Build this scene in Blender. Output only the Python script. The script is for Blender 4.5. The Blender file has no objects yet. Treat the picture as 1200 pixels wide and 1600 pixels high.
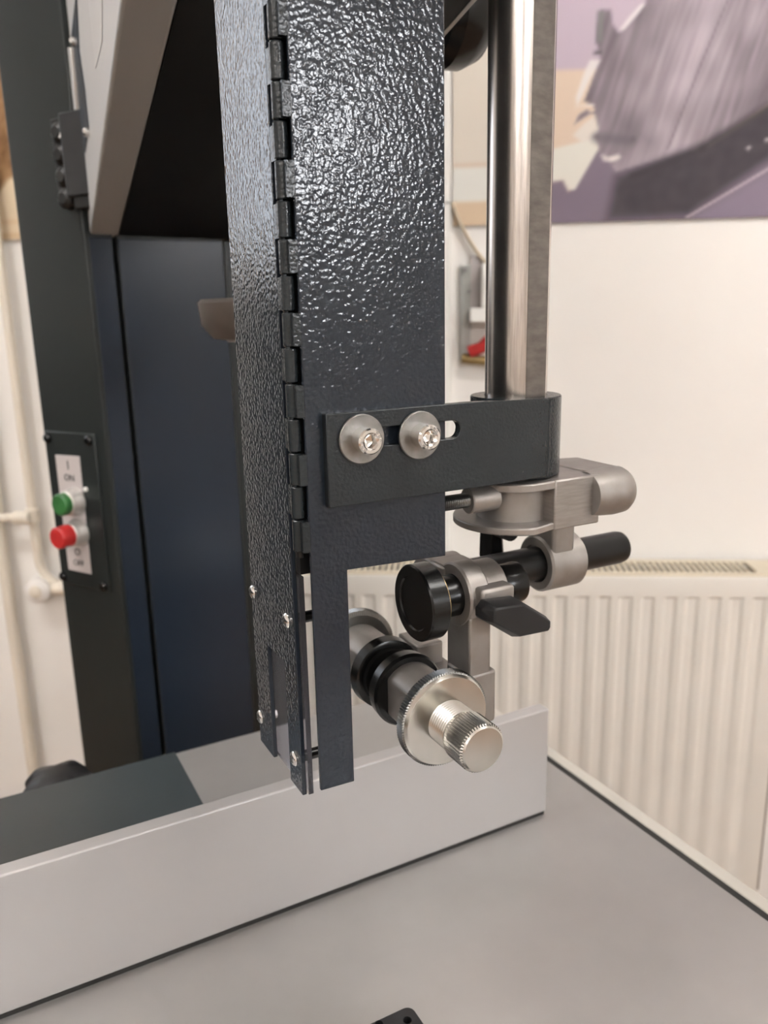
import bpy, bmesh, math, random
from mathutils import Vector, Matrix, noise
from mathutils.geometry import tessellate_polygon

S = bpy.context.scene
COL = S.collection
random.seed(4)

# ------------------------------------------------------------------ camera
cam = bpy.data.cameras.new('camera')
cam_ob = bpy.data.objects.new('camera', cam)
COL.objects.link(cam_ob)
cam_ob.matrix_world = Matrix(((0.8825, 0.1315, -0.4515, 0.0),
                              (-0.4698, 0.2048, -0.8587, 0.0),
                              (-0.0204, 0.9699, 0.2425, 1.27),
                              (0, 0, 0, 1)))
cam.sensor_fit = 'VERTICAL'
cam.sensor_height = 36.0
cam.lens = 1270.0 / 1600.0 * 36.0
cam.clip_start = 0.01
cam.dof.use_dof = True
cam.dof.focus_distance = 0.415
cam.dof.aperture_fstop = cam.lens / 2.9
S.camera = cam_ob

# ------------------------------------------------------------------ world, exposure
W = bpy.data.worlds.new('world')
S.world = W
W.use_nodes = True
W.node_tree.nodes['Background'].inputs[0].default_value = (0.8, 0.87, 1.0, 1)
W.node_tree.nodes['Background'].inputs[1].default_value = 0.3
S.view_settings.view_transform = 'Standard'
S.view_settings.look = 'None'
S.view_settings.gamma = 1.0
S.view_settings.use_curve_mapping = False
S.view_settings.exposure = 0.68
LAMP = 36.0          # radiance of the ceiling lamps
BRIGHT = 34.0         # radiance of the unseen window added in the right wall for the guard highlight
WINDOW = 2.6          # radiance of the unseen window added in the back wall

# ------------------------------------------------------------------ materials
def mat(name, col, rough=0.5, metal=0.0, spec=0.5, bump=None, grain=None, coat=0.0, trans=0.0, emit=0.0, aniso=0.0):
    m = bpy.data.materials.new(name)
    m.use_nodes = True
    nt = m.node_tree
    b = nt.nodes['Principled BSDF']
    b.inputs['Base Color'].default_value = (*col, 1)
    b.inputs['Roughness'].default_value = rough
    b.inputs['Metallic'].default_value = metal
    b.inputs['Specular IOR Level'].default_value = spec
    b.inputs['Coat Weight'].default_value = coat
    b.inputs['Transmission Weight'].default_value = trans
    b.inputs['Anisotropic'].default_value = aniso
    if emit:
        b.inputs['Emission Color'].default_value = (*col, 1)
        b.inputs['Emission Strength'].default_value = emit
    tc = nt.nodes.new('ShaderNodeTexCoord')
    if bump:                      # (scale, strength, distance, detail[, stretch])
        mp = nt.nodes.new('ShaderNodeMapping')
        nt.links.new(tc.outputs['Object'], mp.inputs[0])
        if len(bump) > 4:
            mp.inputs['Scale'].default_value = bump[4]
        n = nt.nodes.new('ShaderNodeTexNoise')
        n.inputs['Scale'].default_value = bump[0]
        n.inputs['Detail'].default_value = bump[3]
        n.inputs['Roughness'].default_value = 0.5
        nt.links.new(mp.outputs[0], n.inputs['Vector'])
        bp = nt.nodes.new('ShaderNodeBump')
        bp.inputs['Strength'].default_value = bump[1]
        bp.inputs['Distance'].default_value = bump[2]
        nt.links.new(n.outputs['Fac'], bp.inputs['Height'])
        nt.links.new(bp.outputs[0], b.inputs['Normal'])
    if grain:                     # (scale, amount, detail[, stretch])
        mp = nt.nodes.new('ShaderNodeMapping')
        nt.links.new(tc.outputs['Object'], mp.inputs[0])
        if len(grain) > 3:
            mp.inputs['Scale'].default_value = grain[3]
        n = nt.nodes.new('ShaderNodeTexNoise')
        n.inputs['Scale'].default_value = grain[0]
        n.inputs['Detail'].default_value = grain[2]
        nt.links.new(mp.outputs[0], n.inputs['Vector'])
        r = nt.nodes.new('ShaderNodeValToRGB')
        a = grain[1]
        r.color_ramp.elements[0].position = 0.3
        r.color_ramp.elements[1].position = 0.7
        r.color_ramp.elements[0].color = (*[c * (1 - a) for c in col], 1)
        r.color_ramp.elements[1].color = (*[min(1, c * (1 + a)) for c in col], 1)
        nt.links.new(n.outputs['Fac'], r.inputs[0])
        nt.links.new(r.outputs[0], b.inputs['Base Color'])
    return m

M = {}
M['wall'] = mat('wall_paint', (0.86, 0.84, 0.81), 0.7, bump=(9, 0.25, 0.01, 3), grain=(2.5, 0.03, 3))
M['ceil'] = mat('ceiling_paint', (0.85, 0.83, 0.79), 0.8, grain=(3, 0.03, 2))
M['floor'] = mat('floor_boards', (0.30, 0.185, 0.11), 0.5, grain=(6, 0.25, 5, (1, 8, 1)))
M['hammer'] = mat('textured_powder_coat', (0.014, 0.019, 0.027), 0.15, spec=0.42, bump=(540, 1.0, 0.00030, 0.6))
M['hammer_fine'] = mat('fine_powder_coat', (0.016, 0.020, 0.023), 0.22, spec=0.36, bump=(640, 1.0, 0.00026, 0.8))
M['blue'] = mat('column_paint', (0.013, 0.019, 0.030), 0.26, spec=0.28, bump=(240, 0.08, 0.0006, 2))
M['grey_green'] = mat('column_front_paint', (0.014, 0.0175, 0.0175), 0.36, spec=0.30, bump=(300, 0.08, 0.0005, 2))
M['dark_plate'] = mat('dark_sheet', (0.034, 0.042, 0.046), 0.33, spec=0.5, bump=(300, 0.1, 0.0005, 2))
M['door'] = mat('light_grey_paint', (0.33, 0.325, 0.315), 0.45, bump=(350, 0.1, 0.0005, 2))
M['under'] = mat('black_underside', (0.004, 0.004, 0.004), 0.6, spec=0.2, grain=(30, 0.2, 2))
M['cast'] = mat('cast_alloy', (0.29, 0.27, 0.255), 0.46, 0.75, bump=(1700, 0.5, 0.00012, 2), grain=(60, 0.12, 4))
M['cast_flat'] = mat('machined_alloy', (0.30, 0.28, 0.265), 0.42, 0.75, grain=(70, 0.12, 4, (1, 1, 9)), bump=(900, 0.2, 0.0001, 2, (1, 1, 3)))
M['rod'] = mat('turned_steel', (0.50, 0.46, 0.43), 0.23, 1.0, grain=(140, 0.18, 5, (6, 6, 0.3)))
M['rod_flat'] = mat('milled_steel', (0.17, 0.155, 0.142), 0.38, 0.9, grain=(90, 0.22, 6, (1, 1, 2.4)), bump=(420, 0.3, 0.0003, 4, (1, 1, 5)))
M['zinc'] = mat('zinc_plating', (0.57, 0.555, 0.52), 0.24, 1.0, grain=(60, 0.08, 4))
M['zinc_dark'] = mat('zinc_knurl', (0.24, 0.24, 0.235), 0.30, 1.0, grain=(90, 0.15, 4))
M['washer'] = mat('dull_washer_steel', (0.235, 0.23, 0.22), 0.42, 1.0, grain=(120, 0.25, 6), bump=(600, 0.15, 0.0002, 4))
M['chrome'] = mat('bright_steel', (0.78, 0.77, 0.75), 0.14, 1.0, grain=(200, 0.06, 3))
M['boss'] = mat('brown_grey_paint', (0.085, 0.070, 0.060), 0.4, spec=0.4, grain=(40, 0.15, 3))
M['black'] = mat('black_gloss', (0.005, 0.005, 0.005), 0.24, spec=0.3, grain=(40, 0.3, 3))
M['black_mat'] = mat('black_satin', (0.007, 0.007, 0.007), 0.36, spec=0.3, grain=(60, 0.3, 3))
M['plastic'] = mat('black_plastic', (0.012, 0.012, 0.013), 0.42, spec=0.35, grain=(60, 0.2, 3))
M['alu'] = mat('anodised_aluminium', (0.455, 0.445, 0.445), 0.42, 0.45, grain=(5, 0.05, 3))
M['alu_edge'] = mat('bright_aluminium', (0.6, 0.58, 0.55), 0.35, 0.55, grain=(8, 0.04, 3))
M['table'] = mat('ground_cast_iron', (0.355, 0.345, 0.335), 0.36, 0.55, grain=(7, 0.10, 7), bump=(500, 0.05, 0.0003, 3))
M['rail'] = mat('rail_metal', (0.55, 0.53, 0.48), 0.45, 0.3, grain=(10, 0.05, 3))
M['gap_black'] = mat('gap_shade_black', (0.012, 0.012, 0.011), 0.6, grain=(40, 0.2, 2))  # black standing in for the shade in narrow gaps
M['radiator'] = mat('radiator_enamel', (0.75, 0.725, 0.675), 0.38, grain=(4, 0.03, 3))
M['grille'] = mat('radiator_grille', (0.70, 0.63, 0.50), 0.45, grain=(6, 0.04, 2))
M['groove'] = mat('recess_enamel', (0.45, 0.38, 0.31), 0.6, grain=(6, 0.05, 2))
M['side'] = mat('radiator_gap_shade', (0.22, 0.19, 0.16), 0.5, grain=(6, 0.05, 2))  # dark tone painting the gap shade at the radiator's right end
M['pipe'] = mat('painted_pipe', (0.78, 0.72, 0.62), 0.4, grain=(6, 0.04, 3))
M['label'] = mat('white_label', (0.52, 0.48, 0.475), 0.4, grain=(20, 0.03, 2))
M['ink'] = mat('black_ink', (0.03, 0.03, 0.03), 0.5, grain=(20, 0.1, 2))
M['green'] = mat('green_button', (0.03, 0.135, 0.035), 0.35, grain=(50, 0.1, 2))
M['red'] = mat('red_button', (0.43, 0.022, 0.022), 0.35, grain=(50, 0.08, 2))
M['sticker'] = mat('pale_sticker', (0.345, 0.34, 0.33), 0.4, grain=(20, 0.03, 2))
M['white'] = mat('white_plastic', (0.88, 0.88, 0.85), 0.35, grain=(20, 0.02, 2))
M['grey_paint'] = mat('grey_bracket_paint', (0.42, 0.43, 0.41), 0.5, grain=(20, 0.05, 2))
M['brass'] = mat('dull_brass', (0.30, 0.22, 0.10), 0.4, 0.8, grain=(40, 0.15, 3))
M['cable'] = mat('beige_cable', (0.52, 0.44, 0.33), 0.5, grain=(30, 0.05, 2))
M['acrylic'] = mat('clear_acrylic', (0.66, 0.655, 0.71), 0.02, trans=0.95, spec=0.5, grain=(40, 0.01, 2))
M['acrylic'].node_tree.nodes['Principled BSDF'].inputs['IOR'].default_value = 1.12
M['lamp'] = mat('lamp_tube', (1.0, 0.97, 0.945), 0.5, emit=LAMP)
M['pane'] = mat('added_pane', (0.80, 0.88, 1.0), 0.2, emit=WINDOW)
M['highlight_pane'] = mat('added_bright_pane', (0.94, 0.96, 1.0), 0.2, emit=BRIGHT)
M['board'] = mat('dark_backing', (0.10, 0.09, 0.09), 0.6, grain=(20, 0.1, 2))

def print_mat():
    m = bpy.data.materials.new('printed_poster')
    m.use_nodes = True
    nt = m.node_tree
    b = nt.nodes['Principled BSDF']
    a = nt.nodes.new('ShaderNodeAttribute')
    a.attribute_name = 'Print'
    nt.links.new(a.outputs['Color'], b.inputs['Base Color'])
    b.inputs['Roughness'].default_value = 0.5
    b.inputs['Specular IOR Level'].default_value = 0.2
    return m
M['print'] = print_mat()

# ------------------------------------------------------------------ geometry helpers
V = Vector
def frame(axis, up=(0, 0, 1)):
    z = V(axis).normalized()
    u = V(up)
    if abs(z.dot(u)) > 0.99:
        u = V((1, 0, 0))
    x = u.cross(z).normalized()
    return x, z.cross(x), z

class MB:
    def __init__(s):
        s.v = []; s.f = []
    def add(s, vs, fs):
        o = len(s.v)
        s.v += [tuple(p) for p in vs]
        s.f += [tuple(i + o for i in f) for f in fs]
        return s
    def box(s, lo, hi, X=(1, 0, 0), Y=(0, 1, 0), Z=(0, 0, 1), o=(0, 0, 0)):
        X, Y, Z, o = V(X), V(Y), V(Z), V(o)
        vs = [o + X * a + Y * b + Z * c for c in (lo[2], hi[2]) for b in (lo[1], hi[1]) for a in (lo[0], hi[0])]
        fs = [(0, 2, 3, 1), (4, 5, 7, 6), (0, 1, 5, 4), (2, 6, 7, 3), (0, 4, 6, 2), (1, 3, 7, 5)]
        return s.add(vs, fs)
    def lathe(s, o, axis, prof, n=48, up=(0, 0, 1)):
        # prof: list of (distance along axis, radius or radius function of angle); ends closed when r == 0 or by cap
        x, y, z = frame(axis, up)
        o = V(o)
        rings = []
        for d, r in prof:
            ring = []
            for k in range(n):
                a = 2 * math.pi * k / n
                rr = r(a) if callable(r) else r
                ring.append(o + z * d + (x * math.cos(a) + y * math.sin(a)) * rr)
            rings.append(ring)
        vs = [p for r in rings for p in r]
        fs = []
        for i in range(len(rings) - 1):
            for k in range(n):
                k2 = (k + 1) % n
                fs.append((i * n + k, i * n + k2, (i + 1) * n + k2, (i + 1) * n + k))
        fs.append(tuple(range(n - 1, -1, -1)))
        fs.append(tuple((len(rings) - 1) * n + k for k in range(n)))
        return s.add(vs, fs)
    def cyl(s, a, b, r, n=32, r2=None, ch=0.0):
        a, b = V(a), V(b)
        L = (b - a).length
        r2 = r if r2 is None else r2
        prof = [(0, r), (L, r2)] if not ch else [(0, r - ch), (ch, r), (L - ch, r2), (L, r2 - ch)]
        return s.lathe(a, b - a, prof, n)
    def ring(s, a, b, ro, ri, n=48, ch=0.0):
        # hollow ring between points a and b
        a, b = V(a), V(b)
        x, y, z = frame(b - a)
        L = (b - a).length
        prof = [(0, ri), (0, ro - ch), (ch, ro), (L - ch, ro), (L, ro - ch), (L, ri)] if ch else [(0, ri), (0, ro), (L, ro), (L, ri)]
        m = len(prof)
        vs = [a + z * d + (x * math.cos(2 * math.pi * k / n) + y * math.sin(2 * math.pi * k / n)) * r for d, r in prof for k in range(n)]
        fs = [(i * n + k, i * n + (k + 1) % n, ((i + 1) % m) * n + (k + 1) % n, ((i + 1) % m) * n + k) for i in range(m) for k in range(n)]
        return s.add(vs, fs)
    def prism(s, pts, n, depth, o=(0, 0, 0), X=(1, 0, 0), Y=(0, 0, 1), holes=()):
        # polygon in the (X,Y) plane at o, thickened along n by depth; optional holes
        X, Y, n, o = V(X), V(Y), V(n), V(o)
        loops = [list(pts)] + [list(h) for h in holes]
        flat = [p for l in loops for p in l]
        N = len(flat)
        a = [o + X * p[0] + Y * p[1] for p in flat]
        vs = a + [p + n * depth for p in a]
        fs = []
        if holes:
            for t in tessellate_polygon([[V((p[0], p[1], 0)) for p in l] for l in loops]):
                fs.append(tuple(t)); fs.append(tuple(i + N for i in reversed(t)))
        else:
            fs.append(tuple(range(N))); fs.append(tuple(range(2 * N - 1, N - 1, -1)))
        b = 0
        for l in loops:
            m = len(l)
            for k in range(m):
                i, j = b + k, b + (k + 1) % m
                fs.append((i, j, j + N, i + N))
            b += m
        return s.add(vs, fs)
    def tube(s, path, r, n=14):
        P = [V(p) for p in path]
        vs = []; ref = None
        for i, p in enumerate(P):
            t = (P[min(i + 1, len(P) - 1)] - P[max(i - 1, 0)]).normalized()
            if ref is None:
                ref = frame(t)[0]
            x = (ref - t * ref.dot(t)).normalized(); ref = x
            y = t.cross(x)
            vs += [p + (x * math.cos(2 * math.pi * k / n) + y * math.sin(2 * math.pi * k / n)) * r for k in range(n)]
        fs = [(i * n + k, i * n + (k + 1) % n, (i + 1) * n + (k + 1) % n, (i + 1) * n + k) for i in range(len(P) - 1) for k in range(n)]
        fs += [tuple(range(n - 1, -1, -1)), tuple((len(P) - 1) * n + k for k in range(n))]
        return s.add(vs, fs)
    def build(s, name, m, parent=None, bevel=0.0, seg=2, smooth=35, merge=False):
        o0 = V(parent.location) if parent is not None and parent.type == 'EMPTY' else (V(parent['origin']) if parent is not None else None)
        me = bpy.data.meshes.new(name)
        if parent is None:
            c = sum((V(p) for p in s.v), V()) / len(s.v)
        else:
            c = sum((V(p) for p in s.v), V()) / len(s.v)
        me.from_pydata([tuple(V(p) - c) for p in s.v], [], s.f)
        bm = bmesh.new(); bm.from_mesh(me)
        if merge:
            bmesh.ops.remove_doubles(bm, verts=bm.verts, dist=1e-6)
        bmesh.ops.recalc_face_normals(bm, faces=bm.faces)
        bm.to_mesh(me); bm.free()
        if smooth:
            me.polygons.foreach_set('use_smooth', [True] * len(me.polygons))
            me.set_sharp_from_angle(angle=math.radians(smooth))
        me.materials.append(m)
        ob = bpy.data.objects.new(name, me)
        COL.objects.link(ob)
        ob['origin'] = tuple(c)
        if parent is not None:
            ob.parent = parent
            ob.location = c - V(parent['origin'])
        else:
            ob.location = c
        if bevel:
            bv = ob.modifiers.new('bevel', 'BEVEL')
            bv.width = bevel; bv.segments = seg; bv.limit_method = 'ANGLE'; bv.angle_limit = math.radians(40)
        return ob

def thing(name, label, cat, loc, group=None):
    o = bpy.data.objects.new(name, None)
    COL.objects.link(o)
    o.location = loc; o['origin'] = tuple(loc)
    o.empty_display_size = 0.02
    o['label'] = label; o['category'] = cat
    if group:
        o['group'] = group
    return o
def tag(o, label, cat, group=None):
    o['label'] = label; o['category'] = cat
    if group:
        o['group'] = group
    return o
def struct(o):
    o['kind'] = 'structure'
    return o

def text(body, size, name, m, parent, o, X, Y, depth=0.0003):
    cu = bpy.data.curves.new(name, 'FONT')
    cu.body = body; cu.size = size; cu.align_x = 'CENTER'; cu.align_y = 'CENTER'
    cu.extrude = depth / size * size
    cu.resolution_u = 4
    t = bpy.data.objects.new(name, cu)
    COL.objects.link(t)
    bpy.context.view_layer.update()
    me = bpy.data.meshes.new_from_object(t.evaluated_get(bpy.context.evaluated_depsgraph_get()))
    bpy.data.objects.remove(t)
    X, Y = V(X).normalized(), V(Y).normalized()
    Zn = X.cross(Y)
    mx = Matrix((X, Y, Zn)).transposed()
    for v in me.vertices:
        v.co = mx @ v.co
    me.materials.clear(); me.materials.append(m)
    ob = bpy.data.objects.new(name, me)
    COL.objects.link(ob)
    ob['origin'] = tuple(o)
    ob.parent = parent
    ob.location = V(o) - V(parent['origin'])
    return ob

def arc(cx, cy, r, a0, a1, n):
    return [(cx + r * math.cos(math.radians(a0 + (a1 - a0) * k / n)), cy + r * math.sin(math.radians(a0 + (a1 - a0) * k / n))) for k in range(n + 1)]

# ================================================================== ROOM (turned about 33 degrees against the saw)
N_ = V((0.5378, 0.8431, 0))          # towards the back wall
T_ = V((0.8431, -0.5378, 0))         # along the back wall, to the right
Zu = V((0, 0, 1))
DW = 1.56                            # distance of the back wall
LEFT, RIGHT, REAR, CEIL = -3.2, 3.0, -6.2, 2.85
def rbox(t0, t1, n0, n1, z0, z1, mb=None):
    return (mb or MB()).box((t0, n0, z0), (t1, n1, z1), T_, N_, Zu)

struct(rbox(LEFT - 0.1, RIGHT + 0.1, DW, DW + 0.12, 0, CEIL).build('wall_back', M['wall']))
struct(rbox(LEFT - 0.1, RIGHT + 0.1, REAR - 0.12, REAR, 0, CEIL).build('wall_rear', M['wall']))
struct(rbox(LEFT - 0.12, LEFT, REAR, DW, 0, CEIL).build('wall_left', M['wall']))
struct(rbox(RIGHT, RIGHT + 0.12, REAR, DW, 0, CEIL).build('wall_right', M['wall']))
struct(rbox(LEFT - 0.12, RIGHT + 0.12, REAR - 0.12, DW + 0.12, -0.1, 0).build('floor', M['floor']))
struct(rbox(LEFT - 0.12, RIGHT + 0.12, REAR - 0.12, DW + 0.12, CEIL, CEIL + 0.1).build('ceiling', M['ceil']))

# unseen windows, added for the guard's highlights: back wall further left, and right wall
def unseen_window(name, o, X, Y, w, h, pm='pane'):
    o, X, Y = V(o), V(X), V(Y)          # centre on the wall face, along the wall, into the room
    def b(a0, a1, c0, c1, d, mb=None):
        return (mb or MB()).box((a0, 0, c0), (a1, d, c1), X, Y, Zu, o)
    mb = MB()
    for q in ((-w - .06, w + .06, -h - .06, -h), (-w - .06, w + .06, h, h + .06), (-w - .06, -w, -h, h), (w, w + .06, -h, h)):
        b(*q, .05, mb)
    wo = struct(mb.build(name, M['white']))
    b(-w, -.03, -h, h, .015).build('pane', M[pm], wo)
    b(.03, w, -h, h, .015).build('pane', M[pm], wo)
    b(-.03, .03, -h, h, .045).build('mullion', M['white'], wo)
    b(-w - .1, w + .1, -h - .09, -h - .06, .16).build('sill', M['white'], wo)
unseen_window('added_window_1', T_ * -1.95 + N_ * DW + Zu * 1.85, T_, -N_, .45, .42)
unseen_window('added_window_2', T_ * RIGHT + N_ * -1.75 + Zu * 2.08, N_, -T_, .30, .22, 'highlight_pane')

# unseen dark panels, added to darken the reflections on guard and column
M['added_dark'] = mat('added_panel_paint', (0.035, 0.042, 0.044), 0.5, grain=(5, 0.1, 3))
struct(rbox(LEFT + .02, -1.36, DW - .02, DW, 0, 1.38).build('added_dark_panel_1', M['added_dark']))
struct(rbox(LEFT, LEFT + .02, -2.6, DW - .02, 0, 1.0).build('added_dark_panel_2', M['added_dark']))

# ceiling lamps
def lamp(t, n, where):
    root = thing('ceiling_light', 'long white fluorescent fitting on the ceiling ' + where, 'lamp', T_ * t + N_ * n + Zu * (CEIL - .09))
    rbox(t - .65, t + .65, n - .11, n + .11, CEIL - .04, CEIL).build('housing', M['white'], root)
    for k in (-.05, .05):
        MB().cyl(T_ * (t - .6) + N_ * (n + k) + Zu * (CEIL - .065), T_ * (t + .6) + N_ * (n + k) + Zu * (CEIL - .065), .018, 10).build('tube', M['lamp'], root)
for t, n, w in ((-1.1, 0.2, 'left of the camera'), (1.1, 0.2, 'right of the camera'), (-1.1, -2.4, 'behind the camera on the left'),
                (1.1, -2.4, 'behind the camera on the right'), (-1.1, -4.6, 'at the far rear on the left'), (1.1, -4.6, 'at the far rear on the right')):
    lamp(t, n, w)

# ------------------------------------------------------------------ radiator
rad = thing('panel_radiator', 'cream panel radiator with ribbed front below the poster', 'radiator', T_ * .15 + N_ * 1.5 + Zu * .12)
r0, r1, rz0, rz1, rf = -0.34, 0.612, 0.12, 0.785, 1.45
pitch = 0.0399
def ribbed():
    mb = MB()
    # cross-section along t with rounded channels, lofted through heights
    zs = [rz0, rz0 + .028, rz0 + .042, rz1 - .0455, rz1 - .040, rz1 - .010, rz1 - .003, rz1]
    dep = [0, 0, 1, 1, 0, 0, 0, 0]
    off = [0, 0, 0, 0, 0, 0, .002, .007]
    prof = []
    t = r0
    prof.append((r0, 0))
    c = 0.5237
    while c - pitch > r0 + .03:
        c -= pitch
    while c < r1 - .03:
        for a, d in ((-.0140, 0), (-.0070, 1), (.0070, 1), (.0140, 0)):
            prof.append((c + a, d))
        c += pitch
    prof.append((r1, 0))
    n = len(prof)
    vs = [T_ * p[0] + N_ * (rf + off[i] + .0043 * dep[i] * p[1]) + Zu * z for i, z in enumerate(zs) for p in prof]
    fs = [(i * n + k, i * n + k + 1, (i + 1) * n + k + 1, (i + 1) * n + k) for i in range(len(zs) - 1) for k in range(n - 1)]
    return mb.add(vs, fs)
ribbed().build('front_panel', M['radiator'], rad, smooth=20)
rbox(r0, r1, rf + .014, rf + .018, rz0, rz1 - .008).build('front_sheet', M['radiator'], rad)
rbox(r0 + .01, r1 - .01, rf + .085, rf + .095, rz0, rz1 - .01).build('rear_panel', M['radiator'], rad)
rbox(r1 - .001, r1 + .006, rf + .006, rf + .095, rz0, rz1 - .01).build('end_cover', M['side'], rad)  # darkened and pushed out to draw the shade beside the wall
rbox(r0 - .002, r0 + .002, rf + .004, rf + .095, rz0, rz1 - .01).build('end_cover', M['radiator'], rad)
g = MB()
rbox(r0, r1, rf + .004, rf + .018, rz1 - .004, rz1 + .002, g)
rbox(r0, r1, rf + .082, rf + .096, rz1 - .004, rz1 + .002, g)
rbox(r0, r0 + .03, rf + .018, rf + .082, rz1 - .004, rz1 + .002, g)
rbox(r1 - .05, r1, rf + .018, rf + .082, rz1 - .004, rz1 + .002, g)
gr = g.build('top_grille', M['grille'], rad)
k = 0
tt = r0 + .036
slat = MB()
while tt < r1 - .054:
    rbox(tt, tt + .0045, rf + .018, rf + .082, rz1 - .004, rz1 + .001, slat)
    tt += .0115
slat.build('slats', M['grille'], gr)['kind'] = 'stuff'
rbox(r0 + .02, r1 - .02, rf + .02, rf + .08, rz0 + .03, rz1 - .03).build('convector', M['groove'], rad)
for tt in (r0 + .12, r1 - .15):
    rbox(tt, tt + .04, rf + .095, DW - .001, .3, .6).build('wall_bracket', M['radiator'], rad)

# ------------------------------------------------------------------ posters
def lin(c):
    return tuple((x / 255 / 12.92) if x / 255 <= .04045 else ((x / 255 + .055) / 1.055) ** 2.4 for x in c)
def sd_poly(p, poly):
    x, y = p
    d = 1e9; ins = False
    n = len(poly)
    for i in range(n):
        ax, ay = poly[i]; bx, by = poly[(i + 1) % n]
        ex, ey = bx - ax, by - ay
        wx, wy = x - ax, y - ay
        q = max(0, min(1, (wx * ex + wy * ey) / (ex * ex + ey * ey + 1e-9)))
        dx, dy = wx - ex * q, wy - ey * q
        d = min(d, dx * dx + dy * dy)
        if (ay > y) != (by > y) and x < ax + (y - ay) / (by - ay) * ex:
            ins = not ins
    d = math.sqrt(d)
    return -d if ins else d
def seg(p, a, b):
    ex, ey = b[0] - a[0], b[1] - a[1]
    wx, wy = p[0] - a[0], p[1] - a[1]
    q = max(0, min(1, (wx * ex + wy * ey) / (ex * ex + ey * ey)))
    return math.hypot(wx - ex * q, wy - ey * q)
def mix(a, b, f):
    f = max(0, min(1, f))
    return tuple(a[i] * (1 - f) + b[i] * f for i in range(3))
def cover(d, soft):
    f = max(0, min(1, .5 - d / (2 * soft)))
    return f * f * (3 - 2 * f)
BLADE = [(1420, -170), (1005, -120), (992, 0), (981, 17), (962, 40), (954, 43), (945, 30), (941, 8), (926, 7), (921, 30), (920, 55), (925, 66), (928, 82), (920, 105),
         (913, 127), (906, 147), (920, 153), (923, 163), (902, 176), (893, 182), (898, 168), (911, 160), (924, 170), (928, 192), (926, 208), (933, 228), (960, 262), (1095, 226), (1200, 150), (1420, 10)]
def saw_print(x, y):
    p = (x, y)
    c = (196, 181, 196)                                                # lavender ground
    c = mix(c, (226, 205, 186), cover(96 - y - (x - 880) * -.02, 5))       # wood behind the teeth
    c = mix(c, (234, 226, 214), cover(max(36 - y - .16 * (760 - x), y - 240), 5) * cover(x - 790, 6))
    c = mix(c, (240, 240, 234), cover(max(246 - y, y - 312 - (x - 700) * .0), 5) * cover(x - 800, 12))
    c = mix(c, (222, 190, 172), cover(y - 34 - .16 * (760 - x), 4) * cover(x - 800, 6) * (.75 + .25 * noise.noise(V((x * .08, y * .2, 0)))))
    c = mix(c, (229, 206, 178), cover(304 - y, 4) * cover(x - 800, 6))
    c = mix(c, (233, 231, 222), cover(sd_poly(p, [(855, 222), (926, 206), (932, 225), (898, 290), (885, 288), (877, 272), (855, 275)]), 3))
    lower = [(840, 278), (877, 273), (886, 291), (897, 289), (930, 226), (1100, 232), (1420, 40), (1420, 400), (840, 400)]
    c = mix(c, (128, 116, 132), cover(sd_poly(p, lower), 3))
    st = noise.noise(V((x * .13 + y * .035, y * .012, 3))) * .6 + noise.noise(V((x * .02, y * .02, 8))) * .6
    body = mix((112, 102, 110), (186, 174, 184), .5 + .5 * st + (.35 - abs(x - 1060 + .35 * (y - 100)) / 200))
    body = mix(body, (110, 102, 110), cover(seg(p, (975, 190), (1010, 215)) - 14, 26) * .6)
    body = mix(body, (112, 105, 112), cover(seg(p, (1215, -60), (1205, 120)) - 6, 28) * .7)
    c = mix(c, body, cover(sd_poly(p, BLADE), 2.2))
    c = mix(c, (96, 88, 94), cover(min(seg(p, (1116, -10), (1075, 110)), seg(p, (1075, 110), (1038, 226))) - 1.0, 2.6) * .8)
    c = mix(c, (126, 124, 126), cover(abs(x - 926) - 5, 2) * cover(abs(y - 32) - 24, 3))
    c = mix(c, (92, 88, 92), cover(abs(x - 924) - 6, 2) * cover(abs(y - 72) - 3, 2.5))
    c = mix(c, (236, 232, 230), cover(sd_poly(p, [(913, 82), (928, 84), (912, 116), (903, 138), (895, 155), (893, 140), (905, 100)]), 3) * .9)
    c = mix(c, (240, 236, 234), cover(sd_poly(p, [(962, 38), (992, 2), (986, 0), (968, 20), (955, 38)]), 2.5) * .8)
    c = mix(c, (238, 234, 232), cover(seg(p, (892, 156), (920, 153)) - 1.2, 2) * .8)
    c = mix(c, (232, 228, 222), cover(sd_poly(p, [(906, 183), (922, 170), (930, 192), (924, 210), (905, 212), (890, 200)]), 3) * .8)
    c = mix(c, (108, 102, 110), cover(seg(p, (928, 205), (980, 212)) - 8, 8) * .7)
    fence_ = [(950, 340), (960, 270), (1100, 218), (1200, 152), (1420, 10), (1420, 110), (1200, 245), (1075, 338)]
    dk = mix((76, 70, 76), (62, 57, 64), .5 + .5 * noise.noise(V((x * .05, y * .05, 1))))
    c = mix(c, dk, cover(sd_poly(p, fence_), 13))
    c = mix(c, (50, 46, 50), cover(seg(p, (985, 268), (1090, 228)) - 3, 9) * .7)
    c = mix(c, (50, 46, 50), cover(seg(p, (1090, 228), (1260, 120)) - 3, 9) * .8)
    c = mix(c, (222, 210, 216), cover(seg(p, (1072, 342), (1420, 122)) - 1.4, 2.4) * .85)
    c = mix(c, (136, 124, 142), cover(sd_poly(p, [(1085, 345), (1210, 262), (1420, 130), (1420, 400), (1085, 400)]), 10) * .9)
    for a in ((1160, 231), (1187, 219)):
        c = mix(c, (214, 208, 210), cover(math.hypot(x - a[0], y - a[1]) - 3, 2.5) * .8)
    c = mix(c, (236, 228, 226), cover(sd_poly(p, [(934, 232), (946, 238), (962, 234), (966, 240), (954, 245), (940, 243)]), 3))
    for a in ((926, 204), (984, 210)):
        c = mix(c, (98, 92, 98), cover(math.hypot(x - a[0], y - a[1]) - 3, 5) * .7)
    return c
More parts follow.
